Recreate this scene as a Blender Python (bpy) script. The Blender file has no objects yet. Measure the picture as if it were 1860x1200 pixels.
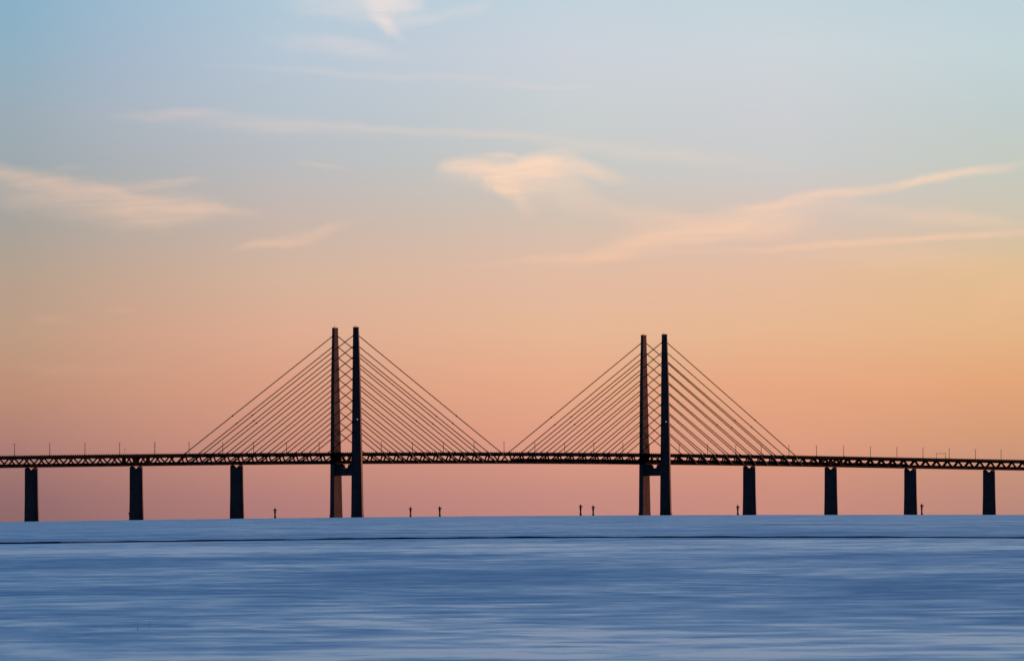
import bpy, math, random
from mathutils import Vector
random.seed(7)
sc = bpy.context.scene
COL = sc.collection
R = math.radians

# ------------------------------------------------------------------ camera
F = 11000.0                      # focal length in photo pixels (photo 1860 x 1200)
ROLL = R(0.40)
EYE_ROW = 926.7                  # photo row of the eye level (level camera, raised frame)
CAM_H = 3.0
cam = bpy.data.cameras.new('camera')
camo = bpy.data.objects.new('camera', cam)
COL.objects.link(camo)
camo.location = (0, 0, CAM_H)
camo.rotation_euler = (R(90), 0, 0)
camo.rotation_mode = 'QUATERNION'
camo.rotation_quaternion = Vector((0, 1, 0)).rotation_difference(Vector((0, 1, 0)))
from mathutils import Quaternion, Euler
camo.rotation_quaternion = Quaternion((0, 1, 0), ROLL) @ Euler((R(90), 0, 0)).to_quaternion()
cam.sensor_width = 36.0
cam.lens = 36.0 * F / 1860.0
cam.shift_y = (EYE_ROW - 600) / 1860.0 * math.cos(ROLL)
cam.shift_x = -(EYE_ROW - 600) / 1860.0 * math.sin(ROLL)
cam.clip_start = 0.5
cam.clip_end = 60000
sc.camera = camo
sc.cycles.use_denoising = True
sc.cycles.max_bounces = 6
sc.view_settings.view_transform = 'Standard'
sc.view_settings.look = 'None'
sc.view_settings.exposure = 0.0
sc.view_settings.gamma = 1.0

# ------------------------------------------------------------------ colour helper
def lin(r, g, b):
    def c(x):
        x /= 255.0
        return x / 12.92 if x <= 0.04045 else ((x + 0.055) / 1.055) ** 2.4
    return (c(r), c(g), c(b), 1.0)

# ------------------------------------------------------------------ node helper
class N:
    def __init__(s, tree):
        s.t = tree
    def new(s, typ, **kw):
        n = s.t.nodes.new(typ)
        for k, v in kw.items():
            setattr(n, k, v)
        return n
    def put(s, sock, v):
        if hasattr(v, 'bl_idname') or isinstance(v, bpy.types.NodeSocket):
            s.t.links.new(v, sock)
        else:
            sock.default_value = v
    def m(s, op, a, b=None, c=None, clamp=False):
        n = s.new('ShaderNodeMath', operation=op, use_clamp=clamp)
        s.put(n.inputs[0], a)
        if b is not None: s.put(n.inputs[1], b)
        if c is not None: s.put(n.inputs[2], c)
        return n.outputs[0]
    def step(s, x, a, b, lo=0.0, hi=1.0, smooth=True):
        n = s.new('ShaderNodeMapRange')
        n.interpolation_type = 'SMOOTHSTEP' if smooth else 'LINEAR'
        s.put(n.inputs[0], x)
        for i, v in enumerate((a, b, lo, hi)):
            n.inputs[i + 1].default_value = v
        return n.outputs[0]
    def mix(s, f, a, b, mode='MIX'):
        n = s.new('ShaderNodeMix', data_type='RGBA', blend_type=mode)
        s.put(n.inputs[0], f); s.put(n.inputs[6], a); s.put(n.inputs[7], b)
        return n.outputs[2]
    def ramp(s, x, stops, interp='LINEAR'):
        n = s.new('ShaderNodeValToRGB')
        n.color_ramp.interpolation = interp
        e = n.color_ramp.elements
        while len(e) < len(stops): e.new(0.5)
        for i, (p, c) in enumerate(stops):
            e[i].position = p; e[i].color = c
        s.put(n.inputs[0], x)
        return n.outputs[0]
    def xyz(s, x, y, z=0.0):
        n = s.new('ShaderNodeCombineXYZ')
        s.put(n.inputs[0], x); s.put(n.inputs[1], y); s.put(n.inputs[2], z)
        return n.outputs[0]
    def noise(s, vec, scale, detail=4.0, rough=0.5, dist=0.0):
        n = s.new('ShaderNodeTexNoise')
        s.put(n.inputs['Vector'], vec)
        n.inputs['Scale'].default_value = scale
        n.inputs['Detail'].default_value = detail
        n.inputs['Roughness'].default_value = rough
        n.inputs['Distortion'].default_value = dist
        return n.outputs[0]

# ------------------------------------------------------------------ world: dusk sky
SUN_AZ = R(54)        # to the right of the view, outside the frame
SUN_EL = R(3.0)
w = bpy.data.worlds.new('World')
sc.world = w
w.use_nodes = True
wt = w.node_tree
wt.nodes.clear()
n = N(wt)
tc = n.new('ShaderNodeTexCoord').outputs['Generated']
sep = n.new('ShaderNodeSeparateXYZ'); wt.links.new(tc, sep.inputs[0])
dx, dy, dz = sep.outputs
az = n.m('ARCTAN2', dx, dy)                                  # 0 = north, + to the east
hor = n.m('SQRT', n.m('ADD', n.m('MULTIPLY', dx, dx), n.m('MULTIPLY', dy, dy)))
el = n.m('ARCTAN2', dz, hor)
# degrees
azd = n.m('MULTIPLY', az, 57.29578)
eld = n.m('MULTIPLY', el, 57.29578)
# gradient from the horizon to 4.9 degrees, five columns of azimuth
G = {
 -4.69: [(143,106,107),(148,109,109),(174,126,117),(190,143,119),(190,156,132),(182,160,142),(168,163,155),(158,168,172),(156,172,183),(146,176,194),(138,176,199)],
 -3.6: [(161,116,114),(166,119,115),(190,136,122),(203,151,126),(207,162,137),(198,168,148),(184,172,163),(173,177,181),(172,182,194),(166,184,203),(158,186,207)],
 -2.08: [(177,125,121),(182,128,122),(207,146,126),(219,158,132),(222,172,146),(214,180,157),(200,182,172),(188,188,190),(183,194,204),(184,199,213),(178,201,216)],
 0.52: [(195,137,128),(199,140,129),(222,156,132),(230,170,137),(230,183,150),(226,187,164),(212,193,177),(200,201,197),(201,207,209),(204,209,218),(195,211,221)],
 2.6: [(201,141,127),(204,143,127),(222,157,128),(230,168,130),(231,183,146),(229,188,160),(215,194,183),(203,203,203),(205,207,211),(205,213,218),(196,212,219)],
 4.69: [(187,137,123),(192,140,123),(210,154,120),(227,166,122),(228,182,137),(225,189,146),(207,196,177),(197,202,193),(193,206,206),(195,212,216),(190,209,218)],
}
VS = [0.0, 0.14, 0.66, 1.18, 1.70, 2.22, 2.74, 3.26, 3.78, 4.31, 4.83]
VT = 4.9
t = n.m('DIVIDE', eld, VT, clamp=True)
cols = []
for k in sorted(G):
    cols.append((k, n.ramp(t, [(v / VT, lin(*c)) for v, c in zip(VS, G[k])])))
sky = cols[0][1]
for (k0, c0), (k1, c1) in zip(cols, cols[1:]):
    sky = n.mix(n.step(azd, k0, k1, smooth=False), sky, c1)
# above the framed band: the higher dusk sky, partly the physical sky texture
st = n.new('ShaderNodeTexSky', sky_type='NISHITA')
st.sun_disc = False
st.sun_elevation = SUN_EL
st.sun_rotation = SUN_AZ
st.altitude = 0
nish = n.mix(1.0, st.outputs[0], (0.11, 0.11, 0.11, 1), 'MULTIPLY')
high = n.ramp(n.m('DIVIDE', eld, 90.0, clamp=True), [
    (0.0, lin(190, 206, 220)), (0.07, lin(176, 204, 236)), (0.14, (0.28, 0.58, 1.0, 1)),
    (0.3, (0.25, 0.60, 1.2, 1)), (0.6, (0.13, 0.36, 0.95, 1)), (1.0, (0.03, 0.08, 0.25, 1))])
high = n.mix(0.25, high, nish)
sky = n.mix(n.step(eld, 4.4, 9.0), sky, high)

# ---- thin clouds, placed by compass direction and elevation
cr, sr = math.cos(ROLL), math.sin(ROLL)
def unroll(x, y):
    a, b = x - 930, y - 600
    return 930 + cr * a - sr * b, 600 + sr * a + cr * b
# gnomonic coordinates round north, in thousandths
gx = n.m('MULTIPLY', n.m('DIVIDE', dx, n.m('MAXIMUM', dy, 0.05)), 1000.0)
gy = n.m('MULTIPLY', n.m('DIVIDE', dz, n.m('MAXIMUM', dy, 0.05)), 1000.0)
gp = n.xyz(gx, gy)
wob = n.new('ShaderNodeTexNoise')
wt.links.new(gp, wob.inputs['Vector'])
wob.inputs['Scale'].default_value = 0.07
wob.inputs['Detail'].default_value = 5
wob.inputs['Roughness'].default_value = 0.55
ws = n.new('ShaderNodeVectorMath', operation='SUBTRACT'); wt.links.new(wob.outputs['Color'], ws.inputs[0]); ws.inputs[1].default_value = (0.5, 0.5, 0.5)
wm = n.new('ShaderNodeVectorMath', operation='MULTIPLY'); wt.links.new(ws.outputs[0], wm.inputs[0]); wm.inputs[1].default_value = (16, 3.0, 0)
wa = n.new('ShaderNodeVectorMath', operation='ADD'); wt.links.new(gp, wa.inputs[0]); wt.links.new(wm.outputs[0], wa.inputs[1])
wsep = n.new('ShaderNodeSeparateXYZ'); wt.links.new(wa.outputs[0], wsep.inputs[0])
wx, wy = wsep.outputs[0], wsep.outputs[1]
def g(px, py):
    ux, uy = unroll(px, py)
    return (ux - 930) / F * 1000, (EYE_ROW - uy) / F * 1000
def blob(px, py, a, b, ang, s, soft=1.0, taper=0.0):
    """soft ellipse, half sizes a (along) and b (across) in photo pixels, ang degrees up to the right"""
    cx, cy = g(px, py)
    a = a / F * 1000; b = b / F * 1000
    c_, s_ = math.cos(R(ang)), math.sin(R(ang))
    ex = n.m('SUBTRACT', wx, cx); ey = n.m('SUBTRACT', wy, cy)
    u = n.m('MULTIPLY_ADD', ex, c_ / a, n.m('MULTIPLY', ey, s_ / a))
    v = n.m('MULTIPLY_ADD', ex, -s_ / b, n.m('MULTIPLY', ey, c_ / b))
    if taper:
        v = n.m('DIVIDE', v, n.m('MAXIMUM', n.m('MULTIPLY_ADD', u, taper, 1.0), 0.08))
    d = n.m('SQRT', n.m('MULTIPLY_ADD', u, u, n.m('MULTIPLY', v, v)))
    return n.step(d, 1.0, 1.0 - soft, 0.0, s)
BL = [
 # central wedge
 (935, 318, 165, 38, -2, 0.42, 1.0, 0), (972, 307, 100, 36, 16, 0.98, 0.85, 0), (915, 326, 95, 34, -30, 0.78, 1.0, 0), (1050, 306, 80, 22, -12, 0.3, 1.0, 0),
 (852, 304, 72, 20, -6, 0.68, 0.9, 0), (1065, 312, 110, 26, -9, 0.45, 1.0, 0), (1010, 352, 130, 44, -18, 0.32, 1.0, 0),
 (938, 358, 62, 22, -48, 0.55, 1.0, 0), (905, 287, 48, 8, -6, 0.45, 1.0, 0), (1180, 392, 170, 26, -12, 0.28, 1.0, 0),
 # left bank
 (50, 322, 190, 28, -9, 0.55, 1.0, 0), (250, 362, 230, 44, -9, 0.5, 1.0, 0), (110, 362, 260, 52, -8, 0.38, 1.0, 0),
 (300, 330, 90, 15, 3, 0.32, 1.0, 0), (350, 376, 140, 18, -7, 0.42, 1.0, 0), (120, 303, 60, 9, 2, 0.15, 1.0, 0), (230, 346, 110, 14, -11, 0.4, 1.0, 0),
 (300, 398, 130, 28, 4, 0.25, 1.0, 0),
 # small streak under the left bank
 (480, 447, 95, 14, 8, 0.36, 1.0, 0), (575, 420, 120, 16, 14, 0.30, 1.0, 0),
 # top cloud
 (700, 8, 100, 48, -20, 0.75, 1.0, 0), (705, 36, 70, 26, -42, 0.75, 1.0, 0), (730, -8, 60, 44, 10, 0.7, 1.0, 0),
 (620, 12, 130, 40, -6, 0.38, 1.0, 0), (800, 28, 130, 18, 20, 0.26, 1.0, 0), (610, 85, 170, 26, -6, 0.34, 1.0, 0),
 # fine high streaks
 (700, 137, 420, 10, -3, 0.20, 1.0, 0), (960, 157, 170, 7, -1, 0.22, 1.0, 0),
 (310, 210, 140, 16, 2, 0.22, 1.0, 0), (480, 225, 300, 26, -4, 0.22, 1.0, 0),
 (800, 241, 330, 12, -4, 0.22, 1.0, 0), (1150, 272, 420, 26, -6, 0.18, 1.0, 0), (590, 300, 70, 9, -6, 0.18, 1.0, 0),
 # right streaks
 (1720, 322, 210, 14, 10, 0.62, 1.0, 0), (1500, 356, 200, 15, 8, 0.55, 1.0, 0), (1400, 372, 150, 13, 1, 0.55, 1.0, 0),
 (1340, 402, 270, 46, 8, 0.55, 1.0, 0), (1150, 450, 220, 22, 9, 0.50, 1.0, 0), (1240, 428, 210, 22, 10, 0.4, 1.0, 0),
 (1520, 443, 420, 10, 3, 0.55, 1.0, 0), (1770, 429, 260, 11, 4, 0.5, 1.0, 0), (1080, 463, 280, 13, 3, 0.42, 1.0, 0),
 (1400, 418, 170, 26, 4, 0.35, 1.0, 0), (1700, 396, 280, 24, -6, 0.30, 1.0, 0), (1650, 470, 280, 36, -5, 0.22, 1.0, 0),
 (1830, 545, 110, 60, 40, 0.35, 1.0, 0), (80, 578, 60, 13, -4, 0.15, 1.0, 0), (215, 562, 60, 10, -3, 0.15, 1.0, 0),
 (900, 668, 180, 14, -3, 0.22, 1.0, 0), (1550, 680, 260, 30, -3, 0.20, 1.0, 0), (150, 668, 200, 18, -3, 0.12, 1.0, 0),
]
cl = None
for b_ in BL:
    o_ = blob(*b_)
    cl = o_ if cl is None else n.m('ADD', cl, n.m('MULTIPLY', o_, n.m('SUBTRACT', 1.0, cl)))
fib = n.noise(n.xyz(n.m('MULTIPLY_ADD', gx, 0.16, n.m('MULTIPLY', gy, 0.35)), n.m('MULTIPLY_ADD', gy, 1.7, n.m('MULTIPLY', gx, -0.10))), 0.35, 6.0, 0.6, 0.4)
cl = n.m('MULTIPLY', cl, n.step(fib, 0.3, 0.7, 0.55, 1.2, smooth=False), clamp=True)
cl = n.m('MULTIPLY', cl, n.step(dy, 0.3, 0.6))
ccol = n.ramp(t, [(0.0, lin(232,160,130)), (0.35, lin(238,182,146)), (0.5, lin(248,202,170)), (0.68, lin(255,218,190)), (0.85, lin(238,218,212)), (1.0, lin(240,226,222))])
ccol = n.mix(n.step(azd, -4.9, -1.5, 0.55, 0.0), ccol, lin(206, 178, 160))
sky = n.mix(cl, sky, ccol)
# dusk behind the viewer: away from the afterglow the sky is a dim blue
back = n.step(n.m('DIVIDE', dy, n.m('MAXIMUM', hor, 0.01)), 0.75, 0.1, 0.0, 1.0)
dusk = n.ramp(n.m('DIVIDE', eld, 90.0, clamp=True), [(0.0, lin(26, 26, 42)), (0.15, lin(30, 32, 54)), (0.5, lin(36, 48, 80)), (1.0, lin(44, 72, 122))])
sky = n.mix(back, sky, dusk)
# below the horizon (never seen): dark water tone
sky = n.mix(n.step(eld, 0.0, -0.5), sky, lin(60, 62, 78))
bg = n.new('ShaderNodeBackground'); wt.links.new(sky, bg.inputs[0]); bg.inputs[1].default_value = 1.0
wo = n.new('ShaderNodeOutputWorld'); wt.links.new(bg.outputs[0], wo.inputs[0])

# ------------------------------------------------------------------ sun
sl = bpy.data.lights.new('sun', 'SUN')
sl.energy = 4.2
sl.angle = R(0.6)
sl.color = (1.0, 0.42, 0.22)
slo = bpy.data.objects.new('sun', sl)
COL.objects.link(slo)
sdir = Vector((math.sin(SUN_AZ) * math.cos(SUN_EL), math.cos(SUN_AZ) * math.cos(SUN_EL), math.sin(SUN_EL)))
slo.rotation_mode = 'QUATERNION'
slo.rotation_quaternion = sdir.to_track_quat('Z', 'Y')
slo.location = (2000, 2000, 800)

# ------------------------------------------------------------------ materials
def mat(name, color, rough=0.7, metal=0.0, var=0.15, scale=0.3, spec=0.4):
    m_ = bpy.data.materials.new(name); m_.use_nodes = True
    k = N(m_.node_tree); b = m_.node_tree.nodes['Principled BSDF']
    geo = k.new('ShaderNodeNewGeometry').outputs['Position']
    nz = k.noise(geo, scale, 5, 0.6)
    lo = tuple(c * (1 - var) for c in color[:3]) + (1,)
    hi = tuple(min(1, c * (1 + var)) for c in color[:3]) + (1,)
    m_.node_tree.links.new(k.mix(k.step(nz, 0.3, 0.7), lo, hi), b.inputs['Base Color'])
    b.inputs['Roughness'].default_value = rough
    b.inputs['Metallic'].default_value = metal
    b.inputs['Specular IOR Level'].default_value = spec
    return m_
CONC = mat('weathered_concrete', (0.165, 0.105, 0.085), 0.85, 0, 0.2, 0.15, 0.2)
# pour joints every 4 m on the concrete
def add_lifts(m_):
    k = N(m_.node_tree); b = m_.node_tree.nodes['Principled BSDF']
    src = b.inputs['Base Color'].links[0].from_socket
    geo = k.new('ShaderNodeNewGeometry').outputs['Position']
    s_ = k.new('ShaderNodeSeparateXYZ'); m_.node_tree.links.new(geo, s_.inputs[0])
    fr = k.m('FRACT', k.m('DIVIDE', s_.outputs[2], 4.0))
    line = k.step(fr, 0.0, 0.06, 0.72, 1.0)
    st_ = k.noise(k.xyz(s_.outputs[0], s_.outputs[1], k.m('MULTIPLY', s_.outputs[2], 0.08)), 0.6, 4, 0.6)
    f = k.m('MULTIPLY', line, k.step(st_, 0.3, 0.7, 0.75, 1.1))
    m_.node_tree.links.new(k.mix(1.0, src, k.xyz(f, f, f), 'MULTIPLY'), b.inputs['Base Color'])
add_lifts(CONC)
STEEL = mat('dark_painted_steel', (0.014, 0.008, 0.009), 0.8, 0, 0.25, 0.2, 0.02)
SLAB = mat('dark_deck_edge', (0.014, 0.010, 0.014), 0.9, 0, 0.2, 0.3, 0.02)
ASPH = mat('asphalt', (0.05, 0.05, 0.05), 0.85)
CABLE = mat('cable_sheath', (0.03, 0.013, 0.011), 0.8, 0, 0.1, 0.5, 0.05)
CHORD = mat('bottom_chord_steel', (0.05, 0.02, 0.018), 0.8, 0, 0.2, 0.2, 0.05)  # redder and lighter than the truss steel
BRKT = mat('galvanised_bracket', (0.12, 0.09, 0.09), 0.7, 0, 0.1, 0.5, 0.1)
POLE = mat('lamp_post_steel', (0.03, 0.014, 0.014), 0.8, 0, 0.1, 0.5)
MARK = mat('marker_steel', (0.05, 0.028, 0.028), 0.6, 0, 0.2, 0.5, 0.2)
WAGON = mat('wagon_tarpaulin', (0.10, 0.08, 0.11), 0.8, 0, 0.2, 0.1, 0.2)
LOCO = mat('locomotive_paint', (0.10, 0.10, 0.13), 0.5, 0, 0.1, 0.3)
def emis(name, c, s):
    m_ = bpy.data.materials.new(name); m_.use_nodes = True
    b = m_.node_tree.nodes['Principled BSDF']
    b.inputs['Base Color'].default_value = c
    b.inputs['Emission Color'].default_value = c
    b.inputs['Emission Strength'].default_value = s
    return m_
LIGHT = emis('aviation_lamp', (1.0, 0.82, 0.85, 1), 0.7)

# ------------------------------------------------------------------ mesh helper
class MB:
    def __init__(s): s.v = []; s.f = []
    def quad_strip(s, rings, cap=True):
        """rings: list of equal-length closed point lists"""
        base = len(s.v); k = len(rings[0])
        for r_ in rings: s.v += [tuple(p) for p in r_]
        for i in range(len(rings) - 1):
            for j in range(k):
                a = base + i * k + j; b = base + i * k + (j + 1) % k
                s.f.append((a, b, b + k, a + k))
        if cap:
            s.f.append(tuple(base + j for j in range(k))[::-1])
            s.f.append(tuple(base + (len(rings) - 1) * k + j for j in range(k)))
    def bar(s, p, q, wx, wz, up=Vector((0, 0, 1))):
        p, q = Vector(p), Vector(q); d = (q - p).normalized()
        if abs(d.dot(up)) > 0.98: up = Vector((1, 0, 0))
        a = d.cross(up).normalized() * wx / 2; b = a.cross(d).normalized() * wz / 2
        s.quad_strip([[c - a - b, c + a - b, c + a + b, c - a + b] for c in (p, q)])
    def tube(s, p, q, r0, r1=None, k=8):
        p, q = Vector(p), Vector(q); d = (q - p).normalized()
        up = Vector((0, 0, 1)) if abs(d.z) < 0.95 else Vector((1, 0, 0))
        a = d.cross(up).normalized(); b = d.cross(a).normalized()
        r1 = r0 if r1 is None else r1
        s.quad_strip([[c + (a * math.cos(2 * math.pi * i / k) + b * math.sin(2 * math.pi * i / k)) * r for i in range(k)] for c, r in ((p, r0), (q, r1))])
    def lathe(s, base, prof, k=12):
        base = Vector(base)
        s.quad_strip([[base + Vector((r * math.cos(2 * math.pi * i / k), r * math.sin(2 * math.pi * i / k), z)) for i in range(k)] for r, z in prof])
    def box(s, c, size, ax=None, ay=None):
        c = Vector(c); ax = ax or Vector((1, 0, 0)); ay = ay or Vector((0, 1, 0)); az_ = Vector((0, 0, 1))
        X, Y, Z = ax * size[0] / 2, ay * size[1] / 2, az_ * size[2] / 2
        s.quad_strip([[c - X - Y + k, c + X - Y + k, c + X + Y + k, c - X + Y + k] for k in (-Z, Z)])
    def build(s, name, m_, parent=None, origin=(0, 0, 0), smooth=False):
        me = bpy.data.meshes.new(name)
        o0 = Vector(origin)
        me.from_pydata([tuple(Vector(p) - o0) for p in s.v], [], s.f)
        import bmesh
        bm = bmesh.new(); bm.from_mesh(me); bmesh.ops.recalc_face_normals(bm, faces=bm.faces); bm.to_mesh(me); bm.free()
        if smooth:
            for p in me.polygons: p.use_smooth = True
        me.materials.append(m_)
        o = bpy.data.objects.new(name, me); COL.objects.link(o)
        if parent is not None:
            o.parent = parent
            pw = world_loc(parent)
            o.location = o0 - pw
        else:
            o.location = o0
        return o
def world_loc(o):
    v = Vector((0, 0, 0))
    while o is not None:
        v += o.location; o = o.parent
    return v
def tag(o, label, cat, group=None):
    o['label'] = label; o['category'] = cat
    if group: o['group'] = group
def empty(name, loc):
    o = bpy.data.objects.new(name, None); COL.objects.link(o); o.location = loc
    o.empty_display_size = 2
    return o

# ------------------------------------------------------------------ water surface
RE = 7.4e6
def water_z(x, y):
    ax = abs(x)
    gx_ = 1.0e-5 * ax * ax if ax < 900 else 8.1 + (1 - math.exp(-(ax - 900) / 400)) * 7.2
    return -gx_ - y * abs(y) / (2 * RE)
xs = sorted(set([0.0] + [sg * v for v in (15, 40, 80, 140, 200, 270, 340, 420, 500, 580, 660, 760, 880, 1050, 1300, 1700, 2300, 3200, 4500, 6500, 9000) for sg in (1, -1)]))
ys = [-2000, -800, -300, 0, 60, 110, 160, 220, 300, 400, 520, 680, 860, 1100, 1400, 1800, 2200, 2700, 3200, 3700, 4200, 4600, 5000, 5300, 5600, 5900, 6150, 6400, 6650, 6900, 7150, 7400, 7700, 8000, 8500, 9200, 10000, 12000, 15000, 20000]
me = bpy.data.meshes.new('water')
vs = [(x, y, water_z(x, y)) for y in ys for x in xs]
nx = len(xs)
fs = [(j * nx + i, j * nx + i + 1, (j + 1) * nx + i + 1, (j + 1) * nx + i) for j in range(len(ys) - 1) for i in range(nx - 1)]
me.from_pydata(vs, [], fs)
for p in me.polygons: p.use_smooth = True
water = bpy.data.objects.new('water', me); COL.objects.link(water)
water['kind'] = 'structure'

WM = bpy.data.materials.new('sea_water'); WM.use_nodes = True
k = N(WM.node_tree); wb = WM.node_tree.nodes['Principled BSDF']; L = WM.node_tree.links
pos_ = k.new('ShaderNodeNewGeometry').outputs['Position']
ps = k.new('ShaderNodeSeparateXYZ'); L.new(pos_, ps.inputs[0])
X_, Y_ = ps.outputs[0], ps.outputs[1]
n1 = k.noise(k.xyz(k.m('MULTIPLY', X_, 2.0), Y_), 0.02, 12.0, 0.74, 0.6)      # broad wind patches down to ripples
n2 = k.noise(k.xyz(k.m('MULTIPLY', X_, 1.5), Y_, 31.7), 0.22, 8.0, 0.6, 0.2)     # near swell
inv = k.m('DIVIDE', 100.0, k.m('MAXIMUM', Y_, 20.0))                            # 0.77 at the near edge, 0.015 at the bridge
# belts of calmer and ruffled water parallel to shore, sky reflection painted in
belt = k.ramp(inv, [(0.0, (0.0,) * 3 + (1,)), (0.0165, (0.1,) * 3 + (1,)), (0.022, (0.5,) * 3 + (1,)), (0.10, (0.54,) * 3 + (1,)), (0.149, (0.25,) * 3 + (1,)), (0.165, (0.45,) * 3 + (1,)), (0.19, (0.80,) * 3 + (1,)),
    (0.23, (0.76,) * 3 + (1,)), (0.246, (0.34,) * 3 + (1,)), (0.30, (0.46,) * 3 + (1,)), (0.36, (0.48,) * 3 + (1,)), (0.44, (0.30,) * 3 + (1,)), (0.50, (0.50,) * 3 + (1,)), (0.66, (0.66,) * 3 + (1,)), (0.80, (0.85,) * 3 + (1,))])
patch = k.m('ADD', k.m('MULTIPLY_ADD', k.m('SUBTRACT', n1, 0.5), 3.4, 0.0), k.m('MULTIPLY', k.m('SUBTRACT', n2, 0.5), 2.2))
calm_sheen = k.m('ADD', belt, patch, clamp=True)
L.new(k.mix(calm_sheen, (0.0, 0.29, 0.46, 1), (0.23, 0.41, 0.48, 1)), wb.inputs['Base Color'])  # brighter and darker sky reflection of the streaks is put into the colour
L.new(k.step(calm_sheen, 0.0, 1.0, 0.62, 0.25, smooth=False), wb.inputs['Roughness'])
wb.inputs['IOR'].default_value = 1.33
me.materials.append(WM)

def row_dist(row):         # distance on the water of an (unrolled) photo row
    return (CAM_H + 0.03) * F / (row - EYE_ROW)
def swell(name, pts, h, wd):
    """a long low wave crest lying on the water"""
    rings = []
    P_ = []
    for px, py in pts:
        ux, uy = unroll(px, py); Y = row_dist(uy); P_.append(((ux - 930) / F * Y, Y))
    # resample
    Q = []
    for (x0, y0), (x1, y1) in zip(P_, P_[1:]):
        for i in range(12):
            f = i / 12; Q.append((x0 + (x1 - x0) * f, y0 + (y1 - y0) * f))
    Q.append(P_[-1])
    ext = 400
    (xa, ya), (xb, yb) = Q[0], Q[-1]
    Q = [(xa - ext, ya - (Q[1][1] - ya) / (Q[1][0] - xa) * ext * 0.3)] + Q + [(xb + ext, yb + (yb - Q[-2][1]) / (xb - Q[-2][0]) * ext * 0.3)]
    for i, (x, y) in enumerate(Q):
        z = water_z(x, y)
        hh = h * (0.85 + 0.15 * math.sin(x * 0.9) + 0.12 * math.sin(x * 0.37 + 1) + 0.15 * random.random())
        yy = y + 0.0
        rings.append([(x, yy - wd * 0.12, z - 0.4), (x, yy, z + hh), (x, yy + wd, z - 0.4)])
    m_ = MB(); m_.quad_strip(rings)
    o = m_.build(name, CREST)
    o['kind'] = 'structure'
    return o
CREST = bpy.data.materials.new('shaded_wave_face'); CREST.use_nodes = True  # weak sky reflection of the steep face is put into a dark colour
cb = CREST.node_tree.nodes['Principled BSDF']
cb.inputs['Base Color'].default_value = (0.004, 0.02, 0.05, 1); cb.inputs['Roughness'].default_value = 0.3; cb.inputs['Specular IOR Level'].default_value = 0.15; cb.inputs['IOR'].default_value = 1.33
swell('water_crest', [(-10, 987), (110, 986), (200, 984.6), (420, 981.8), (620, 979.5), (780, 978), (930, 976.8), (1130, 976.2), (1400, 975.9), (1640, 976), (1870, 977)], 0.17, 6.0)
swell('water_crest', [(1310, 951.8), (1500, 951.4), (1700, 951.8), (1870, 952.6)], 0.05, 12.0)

# ------------------------------------------------------------------ bridge frame of reference
X0, Y0, TH = -180.726, 6481.8, 0.7986
D = Vector((math.cos(TH), math.sin(TH), 0))      # along the bridge, to the right and away
NN = Vector((math.sin(TH), -math.cos(TH), 0))    # across the bridge, towards the camera side
O = Vector((X0, Y0, 0))
def W(s, nn, z):
    p = O + D * s + NN * nn
    return Vector((p.x, p.y, z))
def s_of_px(px, py, nn=0.0):
    ux, _ = unroll(px, py)
    a = (ux - 930) / F
    # (x0 + s c + nn sn) = a (y0 + s sn - nn c)
    return (a * (O.y + NN.y * nn) - (O.x + NN.x * nn)) / (D.x - a * D.y)
def z_of(px, py, s, nn=0.0):
    _, uy = unroll(px, py)
    return CAM_H + (EYE_ROW - uy) / F * (O.y + D.y * s + NN.y * nn)
sPL = s_of_px(629.9, 939) - 0
sPR = s_of_px(1190.3, 936)
_a = (627.6 - 930) / F
sPL = (_a * O.y - O.x) / (D.x - _a * D.y)
_a = (1187.9 - 930) / F
sPR = (_a * O.y - O.x) / (D.x - _a * D.y)
PIERS_PX = [57.6, 248, 430.5, 1361.5, 1509.5, 1654, 1796.9]
PIERS_Y = [947, 944, 941.5, 935, 935, 935, 935]
sP = [s_of_px(a, b) for a, b in zip(PIERS_PX, PIERS_Y)]
print('pylons', sPL, sPR, 'piers', [round(v, 1) for v in sP])
# underside of the girder
prof = []
for px, py in [(0, 849.4), (100, 848.6), (250, 846.5), (310, 845.4), (430, 844.0), (600, 842.7), (660, 841.9), (780, 841.6), (900, 841.6), (1000, 842.0), (1160, 842.7), (1220, 843.7), (1340, 844.9), (1400, 845.7), (1500, 847.4), (1560, 848.2), (1700, 850.8), (1860, 853.7)]:
    s_ = s_of_px(px, py, 8); prof.append((s_, z_of(px, py, s_, 8)))
# least squares quartic keeps the line smooth
import numpy as np
_S = np.array([p[0] for p in prof]); _Z = np.array([p[1] for p in prof])
_c = np.polyfit((_S - 245) / 500, _Z, 4)
def zb(s):
    q = (s - 245) / 500
    lo, hi = (_S[0] - 245) / 500, (_S[-1] - 245) / 500
    if q < lo:
        d = np.polyval(np.polyder(_c), lo); return float(np.polyval(_c, lo) + d * (q - lo))
    if q > hi:
        d = np.polyval(np.polyder(_c), hi); return float(np.polyval(_c, hi) + d * (q - hi))
    return float(np.polyval(_c, q))
print('underside z at pylons', zb(sPL), zb(sPR), 'ends', zb(_S[0]), zb(_S[-1]))
SA, SB = -760.0, 1420.0

BR = empty('cable_stayed_bridge', W(sPL, 0, water_z(*W(sPL, 0, 0)[:2])))
tag(BR, 'long dark cable-stayed bridge with two twin-legged pylons and a lattice deck on piers', 'bridge')

def sweep(mb, n0, n1, z0, z1, s0=SA, s1=SB, ds=20.0):
    c = max(2, int((s1 - s0) / ds) + 1)
    rings = []
    for i in range(c):
        s = s0 + (s1 - s0) * i / (c - 1); z = zb(s)
        rings.append([W(s, n0, z + z0), W(s, n1, z + z0), W(s, n1, z + z1), W(s, n0, z + z1)])
    mb.quad_strip(rings)

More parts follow.
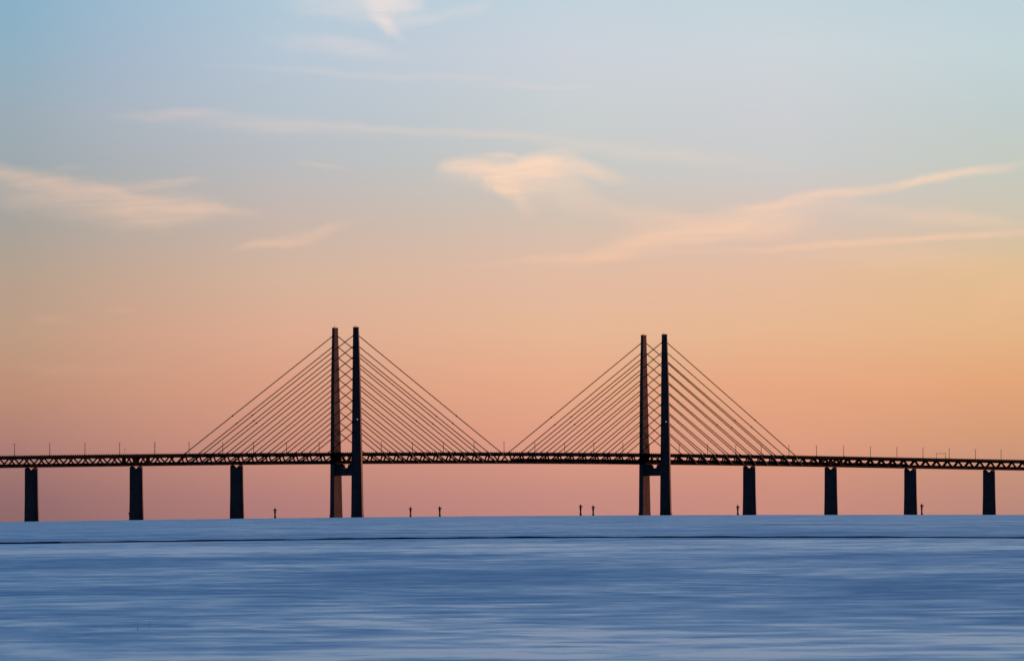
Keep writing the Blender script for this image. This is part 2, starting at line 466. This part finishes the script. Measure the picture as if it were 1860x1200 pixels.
# road deck
m_ = MB(); sweep(m_, -12.2, 12.2, 10.35, 11.0); road = m_.build('road_deck', ASPH, BR)
m_ = MB()
for sg in (-1, 1):
    sweep(m_, min(sg * 12.0, sg * 12.5), max(sg * 12.0, sg * 12.5), 9.4, 11.95)
m_.build('deck_edge_beam', SLAB, BR)
m_ = MB()
for sg in (-1, 1):
    s = SA
    while s < SB:
        z = zb(s)
        m_.bar(W(s, sg * 12.25, z + 11.9), W(s, sg * 12.25, z + 12.75), 1.0 if sg > 0 else 0.6, 0.25, D)
        s += 3.0
    sweep(m_, min(sg * 12.2, sg * 12.3), max(sg * 12.2, sg * 12.3), 11.85, 11.95)
    sweep(m_, min(sg * 12.2, sg * 12.3), max(sg * 12.2, sg * 12.3), 12.2, 12.28)
m_.build('railing', STEEL, BR)
# railway deck: trough floor and walls
m_ = MB()
sweep(m_, -6.9, 6.9, 0.5, 1.1)
for sg in (-1, 1): sweep(m_, min(sg * 6.3, sg * 6.9), max(sg * 6.3, sg * 6.9), 1.1, 3.85)
m_.build('railway_deck', SLAB, BR)
m_ = MB()
for sg in (-1, 1):
    s = SA
    while s < SB:
        z = zb(s); m_.bar(W(s, sg * 6.6, z + 3.8), W(s, sg * 6.6, z + 4.7), 0.12, 0.12); s += 2.5
    sweep(m_, sg * 6.6 - 0.05, sg * 6.6 + 0.05, 4.62, 4.7)
m_.build('walkway_railing', STEEL, BR)
# trusses
def diag_nodes():
    """(bottom s, top s) zigzag over the whole bridge"""
    segs = []
    return segs
anchors = []           # (pylon index, side, k, s anchor)
for pi, sp in enumerate((sPL, sPR)):
    for side in (-1, 1):
        for kk in range(10):
            anchors.append((pi, side, kk, sp + side * (42.5 + 20.0 * kk)))
for sg in (-1, 1):
    nn = sg * 7.5
    m_ = MB()
    sweep(m_, nn - 0.55, nn + 0.55, 8.45, 10.4)       # top chord
    def dg(sb_, st_, w_=1.65):
        m_.bar(W(sb_, nn, zb(sb_) + 1.0), W(st_, nn, zb(st_) + 9.7), 0.9, w_, NN)
    # bays where stays are carried: one flat diagonal in line with the stay, one steep
    for sp in (sPL, sPR):
        for side in (-1, 1):
            far = 12 if True else 0
            for kk in range(-1, 11):
                b0 = sp + side * (28.0 + 20.0 * (kk + 1)) + side * 20.0 * 0
                # bottom node lies 20 m beyond the anchor of stay kk
                bn = sp + side * (42.5 + 20.0 * kk)
                if sp == sPL and side == 1 and bn > (sPL + sPR) / 2 - 12: continue
                if sp == sPR and side == -1 and bn < (sPL + sPR) / 2 + 12: continue
                dg(bn, bn - side * 15.5)
                dg(bn, bn + side * 4.5)
        # between the pylon legs
        dg(sp - 8.5, sp); dg(sp + 8.5, sp)
        dg(sp - 8.5, sp - 15.5); dg(sp + 8.5, sp + 15.5)
    # mid-span closing bay
    mid = (sPL + sPR) / 2
    # approach spans: even zigzag, 20 m bays, one node over each pier
    def approach(s_from, s_to, phase):
        sgn = 1 if s_to > s_from else -1
        a = phase
        while (a - s_to) * sgn < 0:
            if (a - s_from) * sgn >= -1:
                dg(a, a + 10); dg(a, a - 10)
            a += 20 * sgn
    L0 = sPL - 244.0; R0 = sPR + 244.0
    a = sP[1] - 10
    while a + 20 <= L0 + 2: a += 20
    while a > SA + 15: dg(a, a + 10); dg(a, a - 10); a -= 20
    a = sP[4] + 10
    while a - 20 >= R0 - 2: a -= 20
    while a < SB - 15: dg(a, a + 10); dg(a, a - 10); a += 20
    dg(mid, mid - 10); dg(mid, mid + 10)
    m_.build('truss', STEEL, BR)
    m_ = MB(); sweep(m_, nn - 0.75, nn + 0.75, 0.0, 1.35); m_.build('bottom_chord', CHORD, BR)
    # expansion-joint housings near two piers
    for sj, offs in ((sP[1], (-9.5, 9.0)), (sP[4], (-9.0, 9.0))):
        for of in offs:
            m_ = MB(); m_.box(W(sj + of, nn + sg * 0.75, zb(sj) + 6.0), (5.2, 0.5, 7.6), D, NN)
            m_.build('joint_housing', STEEL, BR, origin=W(sj + of, nn, zb(sj) + 2))
# cross frames under the road deck
m_ = MB()
s = SA + 5
while s < SB:
    m_.bar(W(s, -12, zb(s) + 10.0), W(s, 12, zb(s) + 10.0), 0.4, 0.8); s += 5.0
m_.build('cross_beam', STEEL, BR)

# ---- piers
def hexring(s, A, b, z, p=1.8):
    return [W(s, A, z), W(s + b / 2, A - p, z), W(s + b / 2, -(A - p), z), W(s, -A, z), W(s - b / 2, -(A - p), z), W(s - b / 2, A - p, z)]
extra = [sP[0] - 140, sP[0] - 280, sP[-1] + 142, sP[-1] + 284]
for s in sP + extra:
    wz = water_z(*W(s, 0, 0)[:2])
    z = zb(s)
    m_ = MB()
    m_.quad_strip([hexring(s, 10.2, 5.6, wz - 3), hexring(s, 10.0, 5.5, wz + 3), hexring(s, 9.4, 5.2, wz + 25), hexring(s, 9.15, 5.0, z - 4.2)])
    pr = m_.build('pier', CONC, BR, origin=W(s, 0, wz))
    m_ = MB()
    hp = [(-7.35, -4.2), (-7.35, -1.2), (-6.9, -0.5), (-5.0, -0.5), (-4.0, -1.9), (-1.4, -3.3), (1.4, -3.3), (4.0, -1.9), (5.0, -0.5), (6.9, -0.5), (7.35, -1.2), (7.35, -4.2)]
    m_.quad_strip([[W(s + d_, nn, z + zz) for nn, zz in hp] for d_ in (-2.5, 2.5)])
    for sg in (-1, 1):
        m_.quad_strip([[W(s + 2.45, sg * 7.3, z + zz), W(s, sg * a_, z + zz), W(s - 2.45, sg * 7.3, z + zz)] for zz, a_ in ((-4.2, 9.12), (-2.2, 9.05), (-1.6, 8.3))])
    m_.build('pier_head', CONC, pr, origin=W(s, 0, z))
    for nn in (-6.2, 6.2):
        m_ = MB(); m_.box(W(s, nn, z - 0.22), (2.2, 2.0, 0.6), D, NN)
        m_.build('bearing', STEEL, pr, origin=W(s, nn, z))

# ---- pylons
LEGW = [(0, 12.4), (53, 10.8), (94, 9.3), (147, 7.7), (203.5, 5.4)]
LEGT = [(0, 6.6), (53, 5.9), (94, 5.5), (147, 4.9), (203.5, 3.5)]
def itp(tab, z):
    for (a, b), (c, d) in zip(tab, tab[1:]):
        if z <= c: return b + (d - b) * max(0, (z - a)) / (c - a)
    return tab[-1][1]
PYTOP = [None, None]
pylons = []
for pi, (sp, topn) in enumerate(((sPL, (647, 593.8)), (sPR, (1205.7, 607.0)))):
    base = water_z(*W(sp, 0, 0)[:2])
    ztop = z_of(topn[0], topn[1], sp, 15)
    Hh = ztop - base
    print('pylon height', Hh)
    zc0, zc1 = (z_of(632, 863.5, sp, 0), z_of(632, 849.2, sp, 0)) if pi == 0 else (z_of(1194, 863.7, sp, 0), z_of(1194, 849.5, sp, 0))
    m_ = MB()
    m_.box(W(sp, 0, (zc0 + zc1) / 2), (5.6, 27.2, zc1 - zc0), D, NN)
    for sg in (-1, 1):
        zt = zb(sp) - 0.45
        m_.quad_strip([[W(sp + d_, sg * a_, z_) for a_, z_ in ((4.0, zc1 - 0.02), (12.6, zc1 - 0.02), (12.6, zt), (5.2, zt))] for d_ in (-2.4, 2.4)])
    py = m_.build('pylon', CONC, BR, origin=W(sp, 0, base))
    for sg in (-1, 1):
        m_ = MB(); m_.box(W(sp, sg * 7.3, zb(sp) - 0.2), (2.4, 2.6, 0.54), D, NN)
        m_.build('bearing', STEEL, py, origin=W(sp, sg * 7.3, zb(sp)))
    for sg in (-1, 1):
        rings = []
        for hz in (-4, 0, 2.9, 3.0, 25, 53, 75, 94, 120, 147, 175, Hh - 1.6, Hh - 1.5, Hh):
            hq = max(0, hz) / Hh * 203.5
            w_, t_ = itp(LEGW, hq), itp(LEGT, hq)
            if hz < 3: w_ += 0.5; t_ += 0.3
            if hz > Hh - 1.55: w_ += 0.25; t_ += 0.15
            nin = 13.0 + 1.3 * hq / 203.5
            pt = 2.3 * w_ / 6
            z = base + hz
            rings.append([W(sp - w_ / 2, sg * nin, z), W(sp + w_ / 2, sg * nin, z), W(sp + w_ / 2, sg * (nin + t_), z), W(sp, sg * (nin + t_ + pt * 0.8), z), W(sp - w_ / 2, sg * (nin + t_), z)])
        m_ = MB(); m_.quad_strip(rings)
        m_.build('leg', CONC, py, origin=W(sp, sg * 15, base))
    # aviation lamp on the outer face of the near leg and small hardware on the tops
    rows = (649, 761.3) if pi == 0 else (1209.4, 765.7)
    zl = z_of(rows[0], rows[1], sp, 19)
    hq = (zl - base)
    no = 13.0 + 1.3 * hq / 203.5 + itp(LEGT, hq) + 2.3 * itp(LEGW, hq) / 6 * 0.32
    m_ = MB(); m_.lathe(W(sp - itp(LEGW, hq) * 0.3 - 0.3, no + 0.3, zl), [(0.2, -0.45), (0.4, -0.35), (0.4, 0.35), (0.2, 0.45)], 8)
    m_.build('aviation_light', LIGHT, py, origin=W(sp, no, zl))
    for sg in (-1, 1):
        m_ = MB()
        c = W(sp - 1.0, sg * 16, ztop)
        for a_ in (-1.6, 1.6):
            for b_ in (-1.2, 1.2):
                m_.bar(c + D * a_ + NN * b_ - Vector((0, 0, 0.1)), c + D * a_ + NN * b_ + Vector((0, 0, 0.9)), 0.08, 0.08)
        for b_ in (-1.2, 1.2): m_.bar(c - D * 1.6 + NN * b_ + Vector((0, 0, 0.9)), c + D * 1.6 + NN * b_ + Vector((0, 0, 0.9)), 0.08, 0.08)
        m_.build('top_rail', STEEL, py, origin=c)
        m_ = MB()
        m_.lathe(c, [(0.12, -0.1), (0.12, 0.8), (0.4, 0.8), (0.4, 1.3), (0.12, 1.7), (0.08, 2.6 if (sg < 0 and pi == 0) else 1.9)], 8)
        m_.build('top_beacon', STEEL, py, origin=c)
    pylons.append((sp, base, Hh, py))

# ---- stay cables with their anchor brackets
for pi, side, kk, sa in anchors:
    sp, base, Hh, py = pylons[pi]
    k10 = kk                            # 0 = innermost
    hz = Hh - 8.3 - 11.5 * (9 - k10)
    hq = hz / Hh * 203.5
    w_ = itp(LEGW, hq); t_ = itp(LEGT, hq); nin = 13.0 + 1.3 * hq / 203.5
    for sg in (-1, 1):
        top = W(sp + side * (w_ / 2 - 0.4), sg * (nin + t_ * 0.45), base + hz)
        bot = W(sa, sg * 15.0, zb(sa) + 11.6)
        m_ = MB()
        off = Vector((0, 0, 0.42))
        m_.tube(top + off, bot + off, 0.25, 0.25, 6); m_.tube(top - off, bot - off, 0.25, 0.25, 6)
        # anchor collars at the pylon and the deck
        dv = (bot - top).normalized()
        m_.tube(top - dv * 0.5, top + dv * 3.0, 0.42, 0.36, 8)
        m_.tube(bot - dv * 4.0, bot + dv * 0.6, 0.45, 0.5, 8)
        if kk >= 8 or (kk == 7 and sg < 0):
            f = {9: 0.68, 8: 0.72, 7: 0.66}[kk]
            c = top.lerp(bot, f); m_.tube(c - dv * 0.45, c + dv * 0.45, 0.85, 0.85, 8)
        cb_ = m_.build('stay_cable', CABLE, BR, origin=bot)
        m_ = MB()
        zt = zb(sa)
        so = sa + side * 19.0
        m_.bar(W(sa, sg * 15.0, zt + 11.7), W(so, sg * 8.4, zb(so) + 0.9), 0.5, 0.55, NN)
        m_.bar(W(sa, sg * 15.2, zt + 10.7), W(sa, sg * 12.6, zt + 10.7), 0.6, 0.7)
        m_.bar(W(sa, sg * 15.0, zt + 11.0), W(sa, sg * 8.3, zt + 9.3), 0.35, 0.35)
        m_.build('anchor_bracket', BRKT, cb_, origin=bot)

# ------------------------------------------------------------------ street lamps on the deck
LAMPS = [(26.4, 805.8), (90.3, 805), (154.2, 804.5), (217.3, 804), (281.0, 802.8), (343.3, 803), (404.5, 803), (460.5, 802.5), (520.5, 803), (579.5, 802.6),
 (692.5, 801.8), (749.3, 802.6), (805.3, 802.2), (861.0, 803), (915.5, 802.3), (971.5, 804), (1025.5, 805), (1078.5, 803.4), (1131.5, 804.5), (1179.5, 804.8),
 (1233.5, 805.5), (1285.0, 806.4), (1336.5, 808), (1382.5, 807.6), (1433.0, 808.4), (1483.0, 809), (1532.5, 810), (1581.0, 811.2), (1629.0, 812), (1676.5, 812.7),
 (1724.0, 814.4), (1771.7, 815.7), (1818.3, 816.8)]
def lamp_meshes():
    m_ = MB(); m_.tube((0, 0, 0), (0, 0, 12.0), 0.34, 0.26, 8); m_.box((0, 0, 0.25), (0.5, 0.5, 0.5))
    a = m_
    b = MB(); b.bar((-1.3 * NN.x, -1.3 * NN.y, 12.15), (1.3 * NN.x, 1.3 * NN.y, 12.15), 0.2, 0.2)
    c = MB()
    for sg in (-1, 1):
        c.box(Vector((NN.x, NN.y, 0)) * sg * 1.25 + Vector((0, 0, 12.1)), (0.35, 1.0, 0.2), D, NN)
    return a, b, c
proto = None
def nearest(px, lst, names):
    return min(zip(lst, names), key=lambda q: abs(q[0] - px))
def lamp_label(i, px):
    P = []
    spots = [(57.6, 'the leftmost pier'), (248, 'the second pier from the left'), (430.5, 'the pier just left of the left pylon'), (628, 'the left pylon'),
             (1188, 'the right pylon'), (1361.5, 'the pier just right of the right pylon'), (1509.5, 'the third pier from the right'), (1654, 'the second pier from the right'), (1796.9, 'the rightmost pier')]
    bounds = [(-1e9, 57.6, 'left of the leftmost pier'), (57.6, 248, 'between the two leftmost piers'), (248, 430.5, 'between the second and third piers from the left'),
              (430.5, 628, 'between the third pier and the left pylon'), (628, 1188, 'between the two pylons'), (1188, 1361.5, 'between the right pylon and the next pier'),
              (1361.5, 1509.5, 'between the fourth and third piers from the right'), (1509.5, 1654, 'between the third and second piers from the right'),
              (1654, 1796.9, 'between the two rightmost piers'), (1796.9, 1e9, 'right of the rightmost pier')]
    for a, b, name in bounds:
        if a <= px < b:
            mem = [q for q, _ in LAMPS if a <= q < b]
            j = mem.index(px)
            words = ['first', 'second', 'third', 'fourth', 'fifth', 'sixth', 'seventh', 'eighth', 'ninth', 'tenth']
            if len(mem) == 1: return 'only slim lamp post on the deck ' + name
            return '%s slim lamp post from the left %s' % (words[j], name)
for i, (px, py) in enumerate(LAMPS):
    s = s_of_px(px, py)
    z = zb(s) + 11.0
    top = z_of(px, py, s)
    if proto is None:
        proto = empty('lamp_post', W(s, 0, z))
        a, b, c = lamp_meshes()
        pm = [a.build('post', POLE), b.build('arm', POLE), c.build('lamp_head', POLE)]
        for o in pm: o.parent = proto; o.location = (0, 0, 0)
        L_ = proto
    else:
        L_ = proto.copy(); COL.objects.link(L_)
        for o in pm:
            q = o.copy(); COL.objects.link(q); q.parent = L_
        L_.location = W(s, 0, z)
    L_.scale = (1, 1, (top - z) / 12.2)
    tag(L_, lamp_label(i, px), 'lamp post', 'lamp posts along the bridge deck')
    if i == 4:
        L_['label'] = 'knobbly lamp post with small boxes, just right of the second pier from the left'
        m_ = MB()
        for zz in (3.4, 4.3, 7.6, 9.2, 10.8):
            m_.box((0.35, -0.1, zz), (0.9, 0.4, 0.42))
        o = m_.build('equipment_box', POLE); o.parent = L_; o.location = (0, 0, 0)

# short mast
s = s_of_px(226.7, 815, 11.0); z = zb(s) + 11.0; zt = z_of(226.7, 815, s, 11)
mst = empty('signal_mast', W(s, 11.0, z))
m_ = MB(); m_.tube((0, 0, 0), (0, 0, zt - z), 0.13, 0.1, 8); o = m_.build('post', POLE); o.parent = mst; o.location = (0, 0, 0)
m_ = MB(); m_.bar((-0.9, 0, zt - z), (0.9, 0, zt - z), 0.15, 0.2); m_.box((0.5, 0, zt - z - 0.35), (0.4, 0.3, 0.5)); o = m_.build('crossbar', POLE); o.parent = mst; o.location = (0, 0, 0)
tag(mst, 'short thin mast with crossbar, above the left side of the second pier from left', 'mast')

# sign gantry over the road, right
pa, pb = (1701.6, 823.2), (1717.0, 823.4)
s = s_of_px(1709, 833)
z = zb(s) + 11.0; zt = z_of(1709, 823.2, s)
wn = 15.4 / F * W(s, 0, 0).y / NN.x / 2
gan = empty('sign_gantry', W(s, 0, z))
m_ = MB(); m_.bar(NN * -wn + Vector((0, 0, zt - z)), NN * wn + Vector((0, 0, zt - z)), 0.35, 0.4); o = m_.build('beam', POLE); o.parent = gan; o.location = (0, 0, 0)
for sg in (-1, 1):
    m_ = MB(); m_.bar(NN * wn * sg, NN * wn * sg + Vector((0, 0, zt - z + 0.6)), 0.42, 0.42)
    if sg > 0: m_.bar(NN * wn + D * 2.0, NN * wn + Vector((0, 0, 3.5)), 0.25, 0.25)
    o = m_.build('post', POLE); o.parent = gan; o.location = (0, 0, 0)
tag(gan, 'rectangular portal gantry frame over the road between the two rightmost piers', 'gantry')

# ------------------------------------------------------------------ freight train on the lower deck
s0t, s1t = s_of_px(928, 836), s_of_px(1640, 845)
TN = 3.0
tr = empty('freight_train', W(s0t, TN, zb(s0t) + 1.3))
tag(tr, 'long dark freight train inside the lattice deck, around and beyond the right pylon', 'train')
def wagon(mb, s, ln, h, tarp=True):
    z = zb(s) + 1.35
    c = []
    for d_ in (-ln / 2, ln / 2):
        zz = zb(s + d_) + 1.35
        c.append([W(s + d_, TN + a_, zz + b_) for a_, b_ in ((-1.4, 0.9), (1.4, 0.9), (1.45, h - 0.7), (0.8, h), (-0.8, h), (-1.45, h - 0.7))])
    mb.quad_strip(c)
    for d_ in (-ln / 2 + 2.5, ln / 2 - 2.5):
        for e_ in (-0.9, 0.9):
            for a_ in (-0.75, 0.75):
                p = W(s + d_ + e_, TN + a_, zb(s) + 1.35 + 0.46); mb.tube(p - NN * 0.07, p + NN * 0.07, 0.46, 0.46, 12)
m_ = MB(); wagon(m_, s0t + 9, 17, 4.2); o = m_.build('locomotive', LOCO, tr, origin=W(s0t + 9, TN, zb(s0t) + 1.3))
m_ = MB()
for d_ in (4, 14): m_.bar(W(s0t + d_, TN, zb(s0t) + 5.4), W(s0t + d_ + 1.2, TN, zb(s0t) + 6.6), 1.0, 0.1)
m_.build('pantograph', STEEL, o, origin=W(s0t + 9, TN, zb(s0t) + 5.4))
s = s0t + 19.5
while s < s1t:
    hgt = random.choice([4.1, 4.1, 4.3, 3.9])
    m_ = MB(); wagon(m_, s + 8.5, 17.4, hgt)
    m_.build('wagon', WAGON, tr, origin=W(s + 8.5, TN, zb(s + 8.5) + 1.3))
    s += 18.4

# ------------------------------------------------------------------ navigation marks in the water
def mark_parts(flip):
    post = MB()
    post.lathe((0, 0, 0), [(1.1, -3), (1.1, 1.6), (0.95, 2.0), (0.85, 5.6), (1.1, 6.0), (1.2, 8.0), (0.9, 8.6), (0.85, 10.4)], 12)
    post.box((0.8 * flip, 0, 0.9), (1.1, 1.0, 1.4))
    plat = MB()
    plat.box((0.2 * flip, 0, 9.0), (2.2, 2.0, 0.25))
    for a_ in (-0.85, 1.25): plat.bar((a_ * flip, 0, 9.0), (a_ * flip, 0, 10.2), 0.12, 2.2)
    plat.box((-1.0 * flip, 0, 9.5), (1.0, 0.9, 0.9))
    plat.bar((-2.2 * flip, 0, 9.55), (-0.4 * flip, 0, 9.75), 0.3, 0.35)
    lan = MB()
    lan.lathe((0, 0, 0), [(0.55, 10.3), (0.75, 10.5), (0.75, 11.1), (0.3, 12.0), (0.08, 12.7)], 10)
    return post, plat, lan
MARKS = [(499.5, 920.8, 941, 6450, 1, 'dark navigation post between the third pier from the left and the left pylon'),
 (745.8, 918.8, 939, 6640, -1, 'first dark navigation post to the right of the left pylon'),
 (798.7, 917.8, 938.5, 6640, 1, 'second dark navigation post to the right of the left pylon'),
 (1054.6, 914.3, 936.5, 6780, 1, 'left post of the close navigation pair left of the right pylon'),
 (1077.4, 916.0, 936.5, 6980, 1, 'right post of the close navigation pair left of the right pylon'),
 (1340.0, 915.3, 935.5, 7000, 1, 'dark navigation post close to the left side of the pier next to the right pylon'),
 (1674.3, 912.6, 935, 7050, 1, 'dark navigation post just right of the second pier from the right'),
 (235.6, 927.5, 944, 6700, 1, 'small navigation post half hidden behind the second pier from the left')]
pro = {}
for px, py, pb_, Y, fl, lab in MARKS:
    ux, uy = unroll(px, (py + pb_) / 2)
    x = (ux - 930) / F * Y
    wz = water_z(x, Y)
    _, ut = unroll(px, py)
    zt = CAM_H + (EYE_ROW - ut) / F * Y
    if fl not in pro:
        root = empty('navigation_mark', (x, Y, wz))
        ms = [b.build(nm, MARK) for nm, b in zip(('post', 'platform', 'lantern'), mark_parts(fl))]
        for o in ms: o.parent = root; o.location = (0, 0, 0)
        pro[fl] = (root, ms)
    else:
        r0, ms = pro[fl]
        root = r0.copy(); COL.objects.link(root); root.location = (x, Y, wz)
        for o in ms:
            q = o.copy(); COL.objects.link(q); q.parent = root
    sc_ = (zt - wz) / 12.7
    root.scale = (min(1.0, sc_), min(1.0, sc_), sc_)
    tag(root, lab, 'navigation mark', 'navigation marks standing in the sea near the bridge')

# ------------------------------------------------------------------ two thin stakes in the near water
STAKE = mat('wet_stake', (0.14, 0.17, 0.26), 0.6)
for px, p0, p1, r_, lab in ((250.3, 1136, 1144, 0.010, 'left one of two small thin stakes in the near water, lower left'),
                            (270.8, 1128, 1139, 0.006, 'right one of two small thin stakes in the near water, lower left')):
    ux, ub = unroll(px, p1); Y = CAM_H * F / (ub - EYE_ROW)
    _, ut = unroll(px, p0)
    x = (ux - 930) / F * Y
    m_ = MB(); m_.tube((x, Y, -0.4), (x + 0.004, Y, CAM_H + (EYE_ROW - ut) / F * Y), r_, r_ * 0.8, 8)
    o = m_.build('stake', STAKE, origin=(x, Y, 0)); tag(o, lab, 'stake', 'stakes in the near water')
